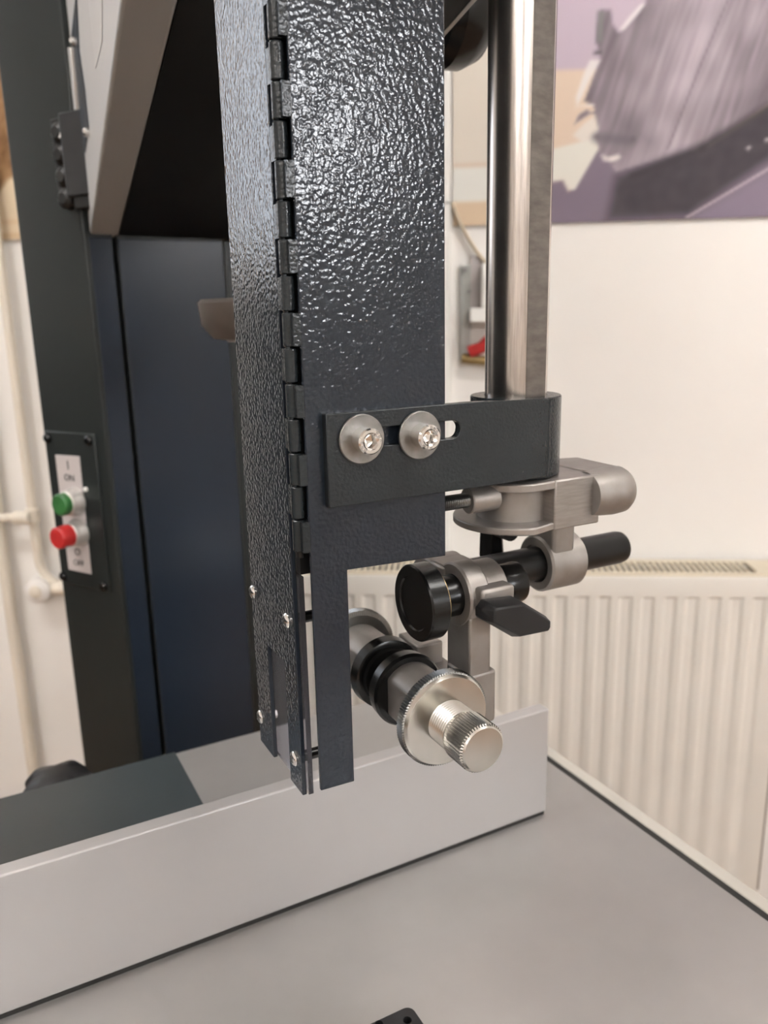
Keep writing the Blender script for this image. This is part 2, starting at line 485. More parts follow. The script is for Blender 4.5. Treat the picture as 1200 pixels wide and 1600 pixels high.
def wood_print(x, y):
    k = noise.noise(V((x * .05, y * .03, 2))) * .5 + noise.noise(V((x * .15, y * .12, 5))) * .4
    c = mix((116, 84, 54), (176, 140, 102), .5 + k)
    c = mix((206, 186, 164), c, cover(58 - y, 12))
    c = mix(c, (224, 206, 178), cover(sd_poly((x, y), [(-400, 410), (-400, 330), (0, 306), (22, 272), (60, 250), (60, 410)]), 4))
    c = mix(c, (214, 184, 150), cover(abs(y - 344) - 3, 3) * .8)
    c = mix(c, (206, 176, 140), cover(abs(y - 366) - 4, 3) * .8)
    return c
def poster(name, label, t0, t1, z0, z1, nx, ny, fn, px):
    root = thing(name, label, 'poster', T_ * ((t0 + t1) / 2) + N_ * (DW - .006) + Zu * z0)
    rbox(t0, t1, DW - .006, DW, z0, z1).build('backing_board', M['board'], root)
    me = bpy.data.meshes.new('print')
    vs = []; cols = []
    for j in range(ny + 1):
        for i in range(nx + 1):
            t = t0 + (t1 - t0) * i / nx; z = z0 + (z1 - z0) * j / ny
            vs.append(tuple(T_ * (t - (t0 + t1) / 2) + N_ * -.0005 + Zu * (z - z0)))
            cols.append(tuple(.86 * c for c in lin(fn(px[0] + px[1] * t, px[2] - px[3] * (z - z0)))))
    n = nx + 1
    fs = [(j * n + i, j * n + i + 1, (j + 1) * n + i + 1, (j + 1) * n + i) for j in range(ny) for i in range(nx)]
    me.from_pydata(vs, [], fs)
    at = me.color_attributes.new('Print', 'FLOAT_COLOR', 'POINT')
    at.data.foreach_set('color', [x for c in cols for x in (*c, 1)])
    me.materials.append(M['print'])
    o = bpy.data.objects.new('print', me); COL.objects.link(o); o.parent = root
    return root
# print coordinates: 904 units per metre along the wall, as the drawing above is laid out
poster('wall_poster', 'large poster of a grey circular saw blade, right of the steel post', .006, .98, 1.4125, 2.02, 250, 150, saw_print, (698, 902, 344, 1000))
poster('wood_poster', 'poster of brown rough wood at the left edge behind the column', -1.28, -.70, 1.4105, 2.02, 72, 76, wood_print, (680, 800, 375, 1000))

# ------------------------------------------------------------------ pipes and fittings on the back wall
def wp(t, z, off):
    return T_ * t + N_ * (DW - off) + Zu * z
def bend(pts, r, n=6):
    out = [V(pts[0])]
    for i in range(1, len(pts) - 1):
        a, b, c = V(pts[i - 1]), V(pts[i]), V(pts[i + 1])
        u = (a - b).normalized(); w = (c - b).normalized()
        p0, p1 = b + u * r, b + w * r
        for k in range(n + 1):
            q = k / n
            out.append(p0 * (1 - q) ** 2 + b * 2 * q * (1 - q) + p1 * q * q)
    out.append(V(pts[-1]))
    return out
pv = thing('heating_pipe', 'thicker cream heating pipe rising along the left wall edge', 'pipe', wp(-.915, 0, .03))
MB().tube([wp(-.915, 0, .03), wp(-.915, 2.85, .03)], .012).build('pipe_run', M['pipe'], pv)
MB().cyl(wp(-.915, 1.2, .012), wp(-.915, 1.2, -.001), .006, 12).build('pipe_clip', M['pipe'], pv)
p2 = thing('thin_pipe', 'thinner cream pipe curving into the round valve beside the column', 'pipe', wp(-.845, 1.4, .03))
MB().tube(bend([wp(-.84, 2.85, .03), wp(-.84, .76, .03), wp(-.80, .725, .03)], .03), .009).build('pipe_run', M['pipe'], p2)
p3 = thing('cross_pipe', 'short horizontal cream pipe joining two upright pipes at left', 'pipe', wp(-.92, .882, .045))
MB().tube([wp(-1.3, .88, .05), wp(-.838, .88, .05)], .009).build('pipe_run', M['pipe'], p3)
MB().cyl(wp(-.87, .88, .05), wp(-.835, .88, .05), .0135, 16, ch=.002).build('sleeve', M['pipe'], p3)
MB().cyl(wp(-.84, .865, .033), wp(-.84, .895, .033), .014, 16, ch=.002).build('tee', M['pipe'], p3)
rv = thing('round_valve', 'round white valve cap on the wall left of the column', 'valve', wp(-.84, .725, .05))
MB().lathe(wp(-.842, .725, .055), N_, [(0, .006), (.001, .019), (.006, .026), (.055, .027)], 32).build('valve_body', M['wall'], rv)
MB().lathe(wp(-.842, .725, .060), N_, [(0, .008), (.002, .012), (.006, .013)], 24).build('valve_cap', M['pipe'], rv)
MB().cyl(wp(-.825, .725, .03), wp(-.76, .725, .03), .014, 16).build('valve_neck', M['pipe'], rv)
cd = thing('cable_duct', 'white cable duct running up the wall left of the poster', 'duct', wp(-.006, 1.5, .008))
rbox(-.022, .001, DW - .016, DW, .8, 2.85).build('duct_body', M['white'], cd, bevel=.002)
rbox(-.0225, .0015, DW - .0175, DW - .015, 1.4495, 1.4525).build('duct_joint', M['grey_paint'], cd)
cb = tag(MB().tube(bend([wp(.004, 1.452, .012), wp(.018, 1.415, .012), wp(.045, 1.37, .012), wp(.075, 1.335, .014), wp(.09, 1.25, .014)], .02), .0038, 10)
         .build('wall_cable', M['cable']), 'thin beige cable slanting down the wall below the poster corner', 'cable')
wb = thing('wall_bracket', 'small grey holder with white box and red handle on the wall', 'holder', wp(.05, 1.25, .01))
rbox(.019, .038, DW - .012, DW, 1.175, 1.345).build('back_plate', M['grey_paint'], wb, bevel=.001)
rbox(.038, .060, DW - .008, DW, 1.25, 1.36).build('side_plate', M['label'], wb, bevel=.001)
rbox(.036, .105, DW - .055, DW - .008, 1.243, 1.268).build('shelf', M['white'], wb, bevel=.002)
rbox(.056, .105, DW - .05, DW - .008, 1.268, 1.345).build('box', M['white'], wb, bevel=.004)
MB().tube([wp(.036, 1.19, .03), wp(.058, 1.198, .035), wp(.085, 1.225, .035)], .011, 12).build('handle', M['red'], wb)
MB().tube([wp(.022, 1.178, .02), wp(.105, 1.168, .02)], .009, 12).build('lower_bar', M['brass'], wb)
for z in (1.335, 1.297):
    MB().cyl(wp(.027 if z > 1.3 else .035, z, .017), wp(.027 if z > 1.3 else .035, z, .011), .004, 10).build('screw', M['zinc_dark'], wb)

# ================================================================== SAW: column, upper wheel housing, door
Fd = V((-.538, .843, 0)); Fn = V((-.843, -.538, 0))       # along / out of the slanted front face
F0 = V((.1577, 1.0355, 0))
def fpt(s, z, out=0.0):
    return F0 + Fd * s + Fn * out + Zu * z
saw = thing('bandsaw_column', 'dark blue-grey bandsaw column with upper wheel housing, standing behind the table', 'machine', (.23, 1.12, 0))
Lp = fpt(.108, 0); a1 = fpt(.004, 0)
prof = [(Lp.x, Lp.y), (a1.x, a1.y), (.1605, 1.0345), (.166, 1.0352), (.1910, 1.0355), (.1912, 1.050), (.1962, 1.050), (.1962, 1.0375), (.3262, 1.0375), (.3285, 1.0445),
        (.412, 1.0445), (.412, 1.30), (.2, 1.30)]
MB().prism(prof[:4] + prof[4:], Zu, 2.1, (0, 0, 0), (1, 0, 0), (0, 1, 0)).build('column_body', M['grey_green'], saw, bevel=.0012)
MB().box((.1975, 1.0345, 0), (.3245, 1.0374, 1.3565)).build('inner_panel', M['blue'], saw, bevel=.001)
MB().box((.1655, 1.0338, 0), (.1906, 1.0354, 1.3575)).build('edge_strip', M['blue'], saw, bevel=.0006)

E1 = V((.2012, 1.0488, 1.3583)); D = V((-.097, -.9801, .1733)).normalized(); w = V((.9951, -.0985, 0))
up = w.cross(D).normalized()
if up.z < 0:
    up = -up
A0 = E1 - D * .02; B0 = E1 + D * .78
hb = MB()
vs = [A0, A0 + w * .1747, B0 + w * .1747, B0]
vs += [V((p.x, p.y, 2.1)) for p in vs]
hb.add(vs, [(0, 1, 2, 3), (4, 5, 6, 7), (0, 1, 5, 4), (1, 2, 6, 5), (2, 3, 7, 6), (3, 0, 4, 7)])
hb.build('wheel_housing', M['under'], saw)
bk = MB()
vs = [A0 + w * .1747, A0 + w * .1777, B0 + w * .1777, B0 + w * .1747]
vs = [p - Zu * .0005 for p in vs] + [V((p.x, p.y, 2.1)) for p in vs]
bk.add(vs, [(0, 1, 2, 3), (4, 5, 6, 7), (0, 1, 5, 4), (1, 2, 6, 5), (2, 3, 7, 6), (3, 0, 4, 7)])
bk.build('housing_back_plate', M['door'], saw)
# door on the front of the housing: a light grey tray, its lower rim slanting up towards the camera
d0 = E1 - D * .085; d1 = B0
wd = -w
door = MB()
vs = [d0 + wd * .0325, d0, d1, d1 + wd * .0325]
vs = vs + [V((p.x, p.y, 2.1)) for p in vs]
door.add(vs, [(0, 1, 2, 3), (4, 5, 6, 7), (0, 1, 5, 4), (1, 2, 6, 5), (2, 3, 7, 6), (3, 0, 4, 7)])
dr = door.build('wheel_door', M['door'], saw, bevel=.003, seg=3)
# pieces on the door's outer face, placed by distance along it and height
E3 = V((.1721, 1.0641, 0)); Dh = V((-.097, -.9798, 0)).normalized()
def dpt(s, z, out=.001):
    return E3 + Dh * s - w * (.0019 + out) + Zu * z
def dquad(pts, th):
    a = [dpt(s, z, 0) for s, z in pts]; b = [dpt(s, z, th) for s, z in pts]
    n = len(pts)
    return MB().add(a + b, [tuple(range(n)), tuple(range(2 * n - 1, n - 1, -1))] + [(i, (i + 1) % n, (i + 1) % n + n, i + n) for i in range(n)])
dquad([(.1942, 1.5579), (.0468, 1.5561), (.0611, 1.4424), (.0928, 1.4384), (.1786, 1.4458), (.1783, 1.4799), (.1539, 1.5196)], .0012).build('slot_window', M['blue'], dr)
dquad([(.0226, 1.5576), (.0783, 1.5427), (.0525, 1.4319), (-.012, 1.4400)], .004).build('slot_guide', M['alu_edge'], dr, bevel=.0008)
dquad([(.30, 1.62), (.52, 1.62), (.52, 1.55), (.39, 1.463), (.315, 1.464)], .0006).build('sticker', M['sticker'], dr)
for s, z in ((-.0045, 1.5714), (.1055, 1.5407), (.169, 1.4436), (-.0035, 1.4399)):
    MB().lathe(dpt(s, z, -.001), -w, [(0, .0045), (.005, .0045), (.007, .0025)], 16).build('screw', M['chrome'], dr)
for z in (1.418, 1.383):
    MB().lathe(dpt(-.06, z, -.001), -w, [(0, .004), (.003, .004), (.004, .003)], 14).build('screw', M['plastic'], dr)
# latch block with four finger ribs
lt = MB().box((-.052, .0, 1.398), (-.006, .021, 1.485), Fd, Fn, Zu, F0)
lb = lt.build('door_latch', M['plastic'], saw, bevel=.002)
MB().box((-.042, -.001, 1.385), (-.012, .017, 1.402), Fd, Fn, Zu, F0).build('latch_foot', M['black_mat'], lb, bevel=.002)
MB().box((-.008, -.002, 1.392), (.015, .014, 1.482), Fd, Fn, Zu, F0).build('rib_back', M['black_mat'], lb, bevel=.001)
for i in range(4):
    z = 1.467 - .023 * i
    MB().lathe(fpt(.003, z, .008), Fn, [(0, .012), (.008, .011), (.012, .006)], 18).build('rib', M['black_mat'], lb)
MB().cyl(fpt(-.0035, 1.463, .014), fpt(-.0035, 1.463, .019), .003, 10).build('screw', M['chrome'], lb)

# round boss hanging in the throat
boss = thing('round_boss', 'round dark brown-grey knob hanging in the saw throat behind the guard', 'knob', (.275, .745, 1.245))
MB().lathe((.262, .735, 1.2445), Zu, [(0, .030), (.002, .044), (.014, .054), (.034, .056), (.037, .053), (.038, .02)], 48).build('knob_body', M['boss'], boss)
MB().lathe((.242, .735, 1.2435), Zu, [(0, .012), (.002, .014)], 24).build('bottom_cap', M['label'], boss)
MB().cyl((.262, .735, 1.282), (.262, .735, 1.435), .012, 20).build('spindle', M['black_mat'], boss)

# black hand knob behind the housing
hk = thing('hand_knob', 'black domed hand knob behind the housing beside the guard top', 'knob', (.345, .535, 1.462))
MB().lathe((.336, .545, 1.472), V((1, -.1, 0)), [(0, .018), (.001, .030), (.008, .036), (.020, .036), (.032, .030), (.040, .018), (.043, .006)], 40).build('knob_body', M['black'], hk)
MB().cyl((.322, .5465, 1.472), (.337, .545, 1.472), .010, 20).build('spindle', M['black_mat'], hk)

# ------------------------------------------------------------------ switch panel on the slanted face
sw = thing('switch_panel', 'dark switch plate with green and red buttons on the column', 'switch', fpt(.057, 1.02))
MB().box((.0125, -.0003, .9215), (.1045, .003, 1.1275), Fd, Fn, Zu, F0).build('plate', M['grey_green'], sw, bevel=.0015)
for s, z in ((.098, 1.118), (.0225, 1.119), (.103 - .003, .9315), (.0235, .929)):
    MB().lathe(fpt(s, z, .002), Fn, [(0, .0065), (.003, .0065), (.005, .004)], 20).build('screw', M['black'], sw)
pl = [(.0865, 1.0975), (.0415, 1.0985), (.0435, .9425), (.0870, .9430)]
lbl = MB().prism(pl, Fn, .0012, F0 + Fn * .003, Fd, Zu).build('label', M['label'], sw, bevel=.0006)
Xt = -Fd
text('I', .017, 'letter', M['ink'], lbl, fpt(.0640, 1.0850, .0044), Xt, Zu)
text('ON', .012, 'lettering', M['ink'], lbl, fpt(.0640, 1.0690, .0044), Xt, Zu)
text('O', .014, 'letter', M['ink'], lbl, fpt(.0650, .9700, .0044), Xt, Zu)
text('OFF', .0115, 'lettering', M['ink'], lbl, fpt(.0650, .9550, .0044), Xt, Zu)
for nm, m, z, h in (('green_button', 'green', 1.0395, .010), ('red_button', 'red', .9985, .019)):
    bz = MB().lathe(fpt(.057, z, .0042), Fn, [(0, .0185), (.003, .0185), (.008, .0165), (.016, .0160), (.017, .0150)], 40).build('bezel', M['alu_edge'], sw)
    MB().lathe(fpt(.057, z, .0208), Fn, [(0, .0142), (h - .002, .0142), (h, .0125)], 40).build(nm, M[m], bz)
MB().lathe(fpt(.0365, 1.0565, .003), Fn, [(0, .003), (.002, .003), (.004, .001)], 12).build('label_rivet', M['white'], sw)

# ================================================================== TABLE
tb = thing('saw_table', 'flat ground cast iron saw table in dull warm grey', 'table', (.2, .4, .80))
MB().box((-.45, -.05, .812), (.4555, .735, .85)).build('table_top', M['table'], tb, bevel=.0012)
MB().box((.4554, -.05, .825), (.4615, .735, .8494)).build('edge_strip', M['gap_black'], tb)  # black filler drawing the shaded gap before the rail
MB().box((.4614, -.05, .815), (.4730, .745, .8503)).build('back_rail', M['rail'], tb, bevel=.001)
MB().box((.05, .10, .0), (.36, .62, .813)).build('pedestal', M['blue'], tb, bevel=.004)
pa = MB().box((-.45, .48, .85), (.1485, .7352, .8512)).build('side_plate', M['dark_plate'])
tag(pa, 'dark sheet covering the left of the table behind the fence', 'plate')
# knob at the table's far edge
tk = thing('table_knob', 'black star knob just past the table edge, left of the column', 'knob', (.045, .78, .84))
MB().lathe((.043, .775, .800), Zu, [(0, .012), (.008, .012), (.010, lambda a: .034 + .004 * math.cos(5 * a)), (.024, lambda a: .036 + .005 * math.cos(5 * a)), (.036, lambda a: .026 + .003 * math.cos(5 * a)), (.0405, .012)], 60).build('knob_body', M['plastic'], tk)
MB().cyl((.043, .775, .78), (.043, .775, .802), .006, 14).build('stud', M['zinc_dark'], tk)
MB().box((.035, .737, .772), (.051, .79, .781)).build('lug', M['dark_plate'], tk)

# ------------------------------------------------------------------ rip fence
fe = thing('rip_fence', 'long light grey aluminium rip fence standing on the saw table', 'fence', (.0, .4825, .85))
MB().prism([(.4764, .8535), (.4764, .9485), (.4884, .9485), (.4884, .8535)], (1, 0, 0), .85, (-.45, 0, 0), (0, 1, 0), Zu).build('fence_plate', M['alu'], fe, bevel=.0012, seg=3)
MB().box((-.445, .4772, .85), (.3985, .4876, .8536)).build('gap_shade_strip', M['gap_black'], fe)  # black filler drawing the shaded gap under the fence

# foreground plate with holes
def circ(cx, cy, r, n=20):
    return [(cx + r * math.cos(2 * math.pi * k / n), cy - r * math.sin(2 * math.pi * k / n)) for k in range(n)]
out = arc(.1925, .3495, .005, 90, 0, 6) + [(.1975, .25), (.10, .25), (.10, .3545)]
fp = MB().prism(out, Zu, .010, (0, 0, .85), (1, 0, 0), (0, 1, 0), holes=[circ(.1905, .3462, .0026), circ(.1745, .3520, .0026), circ(.18, .30, .004)]).build('slotted_plate', M['plastic'], bevel=.0)
tag(fp, 'dark drilled plate lying on the table at the bottom of the photo', 'plate')

# ================================================================== BLADE GUARD
gd = thing('blade_guard', 'dark textured sheet metal blade guard with long hinge, in front', 'guard', (.18, .36, 1.02))
gtop = 1.47
x0, x1 = .1420, .2182
fpanel = [(x0, 1.0290), (.1612, 1.0285), (.1612, 1.1455), (x1, 1.1435), (x1, gtop), (x0, gtop)]
MB().prism(fpanel, (0, 1, 0), .0022, (0, .3464, 0)).build('front_panel', M['hammer'], gd, bevel=.0005)
# narrow panel with an open slot below
ny0, ny1 = .3630, .4295
npanel = [(ny0, 1.0180), (.3806, 1.0180), (.3806, 1.0885), (.4067, 1.0885), (.4067, 1.0180), (ny1, 1.0180), (ny1, gtop), (ny0, gtop)]
npd = MB().prism(npanel, (1, 0, 0), .0025, (.1382, 0, 0), (0, 1, 0), Zu).build('narrow_panel', M['hammer'], gd, bevel=.0004)
# rear and inner returns of the guard channel
MB().box((.1407, ny1 - .0022, 1.12), (.155, ny1, gtop)).build('rear_return', M['hammer_fine'], gd)
MB().box((.1402, .3560, 1.144), (.1500, .3612, gtop)).build('inner_strip', M['black_mat'], gd)
MB().box((.2160, .3486, 1.1450), (.2182, .4150, gtop)).build('added_return', M['hammer_fine'], gd)  # unseen flange, added so the post's left side reflects dark
# hinge knuckles
zk = [gtop, 1.4560, 1.4405, 1.4250, 1.4097, 1.3944, 1.3794, 1.3639, 1.3487, 1.3330, 1.3167, 1.3008, 1.2854, 1.2696, 1.2538, 1.2377, 1.2215, 1.2056, 1.1896, 1.1733, 1.1570]
for i in range(len(zk) - 1):
    a, b = zk[i + 1] + .0004, zk[i] - .0004
    mb = MB().lathe((.1392, .3528, a), Zu, [(0, .0028), (.0004, .0032), (b - a - .0004, .0032), (b - a, .0028)], 20)
    if i % 2:
        mb.box((.1385, .3465, a + .0003), (.1426, .3535, b - .0003))
    else:
        mb.box((.1383, .3530, a + .0003), (.1406, .3632, b - .0003))
    mb.build('hinge_knuckle', M['hammer_fine'], gd)
MB().cyl((.1392, .3528, 1.154), (.1392, .3528, 1.16), .0017, 12).build('hinge_pin', M['black_mat'], gd)
# clear strip behind the narrow panel
aw = MB().box((.1408, .3608, 1.0190), (.1436, .4245, 1.1410)).build('clear_window', M['acrylic'], gd)
for y, z in ((.4110, 1.1204), (.3684, 1.1209), (.4114, 1.0417), (.3679, 1.0417)):
    yy = y + (.014 if y > .4 else .004)
    z2 = z - .006
    sc = MB().lathe((.1383, yy, z2), (-1, 0, 0), [(0, .0040), (.0008, .0041), (.0017, .0034), (.0022, .0019)], 24).build('screw', M['chrome'], gd)
    MB().box((-.0002, -.0021, -.0004), (.0003, .0021, .0004), (1, 0, 0), (0, .8, .6), (0, -.6, .8), (.1361, yy, z2)).build('recess', M['ink'], sc)
    MB().box((-.0002, -.0021, -.0004), (.0003, .0021, .0004), (1, 0, 0), (0, -.6, .8), (0, -.8, -.6), (.1361, yy, z2)).build('recess', M['ink'], sc)
    MB().cyl((.1436, yy, z2), (.1490 if y > .4 else .1555, yy, z2), .0030, 6 if y > .4 else 16).build('nut', M['chrome' if y > .4 else 'black'], gd)

# ================================================================== BRACKET
br = thing('guard_bracket', 'flat dark bracket bolted across the guard and wrapped round the post', 'bracket', (.24, .36, 1.2))
zb0, zb1, yb, tb_ = 1.1792, 1.2236, .3414, .005
xs = .230
slot = [(.160, 1.2152), (.160, 1.2062)] + arc(.2195, 1.2107, .0045, -90, 90, 10)
strip = MB()
outer = [(.1505, zb0), (xs, zb0), (xs, zb1), (.1505, zb1)]
loops = [outer, slot]
flat = [p for l in loops for p in l]
n = len(flat)
strip.v = [(p[0], yb, p[1]) for p in flat] + [(p[0], yb + tb_, p[1]) for p in flat]
for t in tessellate_polygon([[V((p[0], p[1], 0)) for p in l] for l in loops]):
    strip.f.append(tuple(t)); strip.f.append(tuple(i + n for i in t))
for i, j in ((0, 1), (2, 3), (3, 0)):
    strip.f.append((i, j, j + n, i + n))
for k in range(len(slot)):
    i, j = 4 + k, 4 + (k + 1) % len(slot)
    strip.f.append((i, j, j + n, i + n))
# bent end
cv = []
for k in range(13):
    q = k / 12
    x = xs + (.2855 - xs) * q
    y = yb + .0070 * (q ** 1.6)
    cv.append((x, y))
b0 = len(strip.v)
for k, (x, y) in enumerate(cv):
    q = k / 12
    z_0, z_1 = zb0 - .0012 * q, zb1 - .0022 * q
    strip.v += [(x, y, z_0), (x, y, z_1), (x, y + tb_, z_1), (x, y + tb_, z_0)]
for k in range(12):
    a, b = b0 + 4 * k, b0 + 4 * k + 4
    strip.f += [(a, a + 1, b + 1, b), (a + 1, a + 2, b + 2, b + 1), (a + 2, a + 3, b + 3, b + 2), (a + 3, a, b, b + 3)]
strip.f.append((b0 + 48, b0 + 49, b0 + 50, b0 + 51))
strip.build('plate', M['hammer_fine'], br, merge=True, smooth=30, bevel=.0005)
RC = V((.2836, .3756, 0))
MB().ring(RC + Zu * 1.1765, RC + Zu * 1.2212,   .0257, .0178, 64, ch=.0006).build('collar', M['hammer_fine'], br)
MB().tube([(.2862, .3512, 1.1782), (.2869, .3508, 1.190), (.2864, .3510, 1.205), (.2870, .3509, 1.2200)], .0024, 10).build('weld_seam', M['hammer_fine'], br)
MB().cyl((.3095, .3790, 1.2040), (.3180, .3815, 1.2040), .0035, 16, ch=.001).build('clamp_screw', M['zinc'], br)

def bolt(x, z, dx, spin, words):
    wa = MB().ring((x, yb - .0022, z), (x, yb - .0001, z), .0118, .0036, 56, ch=.0004).build('washer', M['washer'], br)
    cx, cz = x + dx, z
    h = .0092
    y_ = yb - .0021
    def hexr(r):
        return lambda a: r / max(math.cos(((a + spin) % (math.pi / 3)) - math.pi / 6), .5) * math.cos(math.pi / 6)
    n = 60
    mb = MB()
    prof = [(0, .0060), (h - .0008, .0062), (h, .0055), (h, .0042), (h - .0003, .0040), (h - .0009, hexr(.0036)), (h - .0052, hexr(.0034)), (h - .0064, .0004)]
    mb.lathe((cx, y_, cz), (0, -1, 0), prof, n)
    hd = mb.build('bolt_head', M['chrome'], br, smooth=28)
    MB().cyl((cx, y_, cz), (cx, yb + .014, cz), .0031, 16).build('shank', M['zinc_dark'], br)
    for word, a0 in words:
        m = len(word)
        for i, ch in enumerate(word):
            a = math.radians(a0 - (i - (m - 1) / 2) * 24)
            r = .00485
            X = V((math.sin(a), 0, -math.cos(a)))
            text(ch, .0016, 'head_mark', M['washer'], hd, (cx + r * math.cos(a), y_ - h - .0001, cz + r * math.sin(a)), X, V((math.cos(a), 0, math.sin(a))), .00008)
bolt(.1678, 1.2108, .0, .3, (('HOW', 25), ('DNG', 205)))
bolt(.1995, 1.2098, .0, .75, (('DNG', 60), ('NEW', 250)))

# ================================================================== POST
po = thing('guide_post', 'upright round steel post with a milled flat, right of the guard', 'post', (.2836, .3756, 1.13))
def post_r(flat):
    a_f = math.radians(-10.5)     # direction of the flat's normal, in plan
    return a_f
r_ = .0175
nrm_a = math.atan2(-.3756, -.2836) + math.radians(43)
ring = []
n = 96
half = math.radians(25)
for k in range(n):
    a = nrm_a + half + (2 * math.pi - 2 * half) * k / (n - 1)
    ring.append((RC.x + r_ * math.cos(a), RC.y + r_ * math.sin(a)))
mb = MB()
z0, z1 = 1.1476, 1.62
mb.v = [(x, y, z0) for x, y in ring] + [(x, y, z1) for x, y in ring]
mb.f = [(k, k + 1, n + k + 1, n + k) for k in range(n - 1)] + [tuple(range(n)), tuple(range(2 * n - 1, n - 1, -1))]
mb.f.append((n - 1, 0, n, 2 * n - 1))
mb.build('shaft', M['rod'], po, smooth=18)
fn_ = V((math.cos(nrm_a), math.sin(nrm_a), 0)); ft = V((-fn_.y, fn_.x, 0))
hw = r_ * math.sin(half) * .985
MB().box((-hw, r_ * math.cos(half) - .0006, 0), (hw, r_ * math.cos(half) + .00025, .472), ft, fn_, Zu, RC + Zu * 1.148).build('milled_flat', M['rod_flat'], po)

# ================================================================== UPPER CLAMP (cast)
cl = thing('post_clamp', 'cast alloy clamp round the lower end of the steel post', 'clamp', (.295, .37, 1.15))
zc0, zc1 = 1.1470, 1.1758
po_b = [(.2990, .3458), (.2892, .3458)] + arc(RC.x, RC.y, .0355, -107, -270, 30) + [(.2990, .403)]
po_t = [(.2990, .3458), (.2892, .3458)] + arc(RC.x, RC.y, .0325, -107, -270, 30) + [(.2990, .403)]
body = MB()
MB().prism(po_b, Zu, .0042, (0, 0, zc0 + .0003), (1, 0, 0), (0, 1, 0)).build('lower_flange', M['cast'], cl, bevel=.0008)
MB().prism(po_t, Zu, .0048, (0, 0, zc1 - .0051), (1, 0, 0), (0, 1, 0)).build('upper_flange', M['cast'], cl, bevel=.0008)
MB().cyl(RC + Zu * (zc0 + .002), RC + Zu * (zc1 - .002), .0218, 56).build('barrel', M['cast'], cl)
MB().box((.2892, .3452, zc0), (.3222, .404, zc1)).build('block', M['cast_flat'], cl, bevel=.0010)
MB().lathe((.3165, .3515, 1.1635), (1, .0, 0), [(0, .0125), (.0003, .0130), (.018, .0143), (.0255, .0138), (.0285, .0120), (.0295, .009)], 48).build('screw_boss', M['cast'], cl, smooth=40)
MB().prism([(.318, .352), (.346, .352), (.346, .392), (.318, .40)], Zu, .013, (0, 0, 1.1635), (1, 0, 0), (0, 1, 0)).build('boss_web', M['cast'], cl, bevel=.002)
MB().cyl((.2415, .3615, 1.1672), (.2600, .3615, 1.1672), .0073, 32, ch=.0006).build('nut_boss', M['cast'], cl)
th = MB()
prf = []
L = .036; nth = 29
for k in range(nth):
    d = L * k / nth
    prf += [(d, .0036), (d + L / nth * .5, .0042)]
prf.append((L, .0036))
th.lathe((.2065, .3615, 1.1676), (1, 0, 0), prf, 24)
th.build('threaded_bolt', M['zinc_dark'], cl, smooth=20)
AY, AZ = .402, 1.1068
rg = MB().ring((.3220, AY, AZ), (.3515, AY, AZ), .0186, .0126, 64, ch=.0014).build('bar_ring', M['cast'], cl, smooth=40)
MB().box((.3235, .3865, 1.112), (.3415, .4130, 1.150)).build('ring_neck', M['cast'], cl, bevel=.0025)
MB().prism([(.304, 1.137), (.311, 1.137), (.314, 1.108), (.303, 1.104)], (0, 1, 0), .016, (0, .424, 0)).build('lock_lever', M['black'], cl, bevel=.002)
MB().cyl((.3085, .41, 1.128), (.3085, .43, 1.128), .006, 16).build('lever_stud', M['black_mat'], cl)

ba = thing('guide_bar', 'black horizontal bar held in the clamp below the post', 'bar', (.32, AY, AZ - .01))
MB().lathe((.232, AY, AZ), (1, 0, 0), [(0, .0095), (.0015, .0112), (.160, .0112), (.1635, .0105), (.165, .0088)], 48).build('bar', M['black_mat'], ba)

# ================================================================== GUIDE CARRIER (cast)
gc = thing('guide_carrier', 'cast alloy guide carrier with black thrust disc, hanging on the bar', 'carrier', (.25, .38, 1.04))
BY, BZ = .372, 1.1100
MB().ring((.2392, BY, BZ), (.2525, BY, BZ), .0190, .0124, 64, ch=.0012).ring((.2520, BY, BZ), (.2665, BY, BZ), .0176, .0126, 64, ch=.0010).build('shaft_ring', M['cast'], gc, smooth=40)
MB().ring((.2380, AY, AZ), (.2620, AY, AZ), .0180, .0114, 64, ch=.0012).build('bar_ring', M['cast'], gc, smooth=40)
MB().box((.2385, .380, 1.094), (.2622, .398, 1.1245)).build('web', M['cast'], gc, bevel=.002)
MB().box((.2425, .3478, 1.1060), (.2650, .3660, 1.1190)).build('lever_boss', M['cast'], gc, bevel=.002)
MB().prism([(.2395, 1.0600), (.2545, 1.0600), (.2545, 1.102), (.2500, 1.112), (.2395, 1.1000)], (0, 1, 0), .024, (0, .3555, 0)).build('arm', M['cast'], gc, bevel=.0016, seg=3)
MB().box((.2380, .3550, 1.0330), (.2582, .3780, 1.0665)).build('arm_foot', M['cast'], gc, bevel=.0022, seg=3)
MB().box((.2390, .3600, 1.0335), (.2572, .4320, 1.0530)).build('yoke', M['cast'], gc, bevel=.0022, seg=3)
MB().box((.2345, .4050, 1.0420), (.2530, .4300, 1.0668)).build('rear_arm', M['cast'], gc, bevel=.0012)
MB().box((.2200, .3420, 1.0420), (.2400, .3660, 1.0640)).build('front_arm', M['cast'], gc, bevel=.0012)
# thrust disc and its shaft
td = MB().lathe((.2245, BY, BZ), (-1, 0, 0), [(0, .0205), (.0006, .0219), (.0108, .0219), (.0118, .0210), (.0118, .0160), (.0108, .0152), (.0108, .002)], 72).build('thrust_disc', M['black'], gc, smooth=30)
MB().cyl((.2250, BY, BZ), (.2254, BY, BZ), .0199, 48).build('disc_spacer', M['brass'], td)
MB().lathe((.2258, BY, BZ), (1, 0, 0), [(0, .0085), (.001, .0105), (.0030, .0120), (.040, .0121), (.0405, .0124), (.0575, .0124), (.0590, .0120), (.0600, .0108)], 56).build('disc_shaft', M['black'], gc)
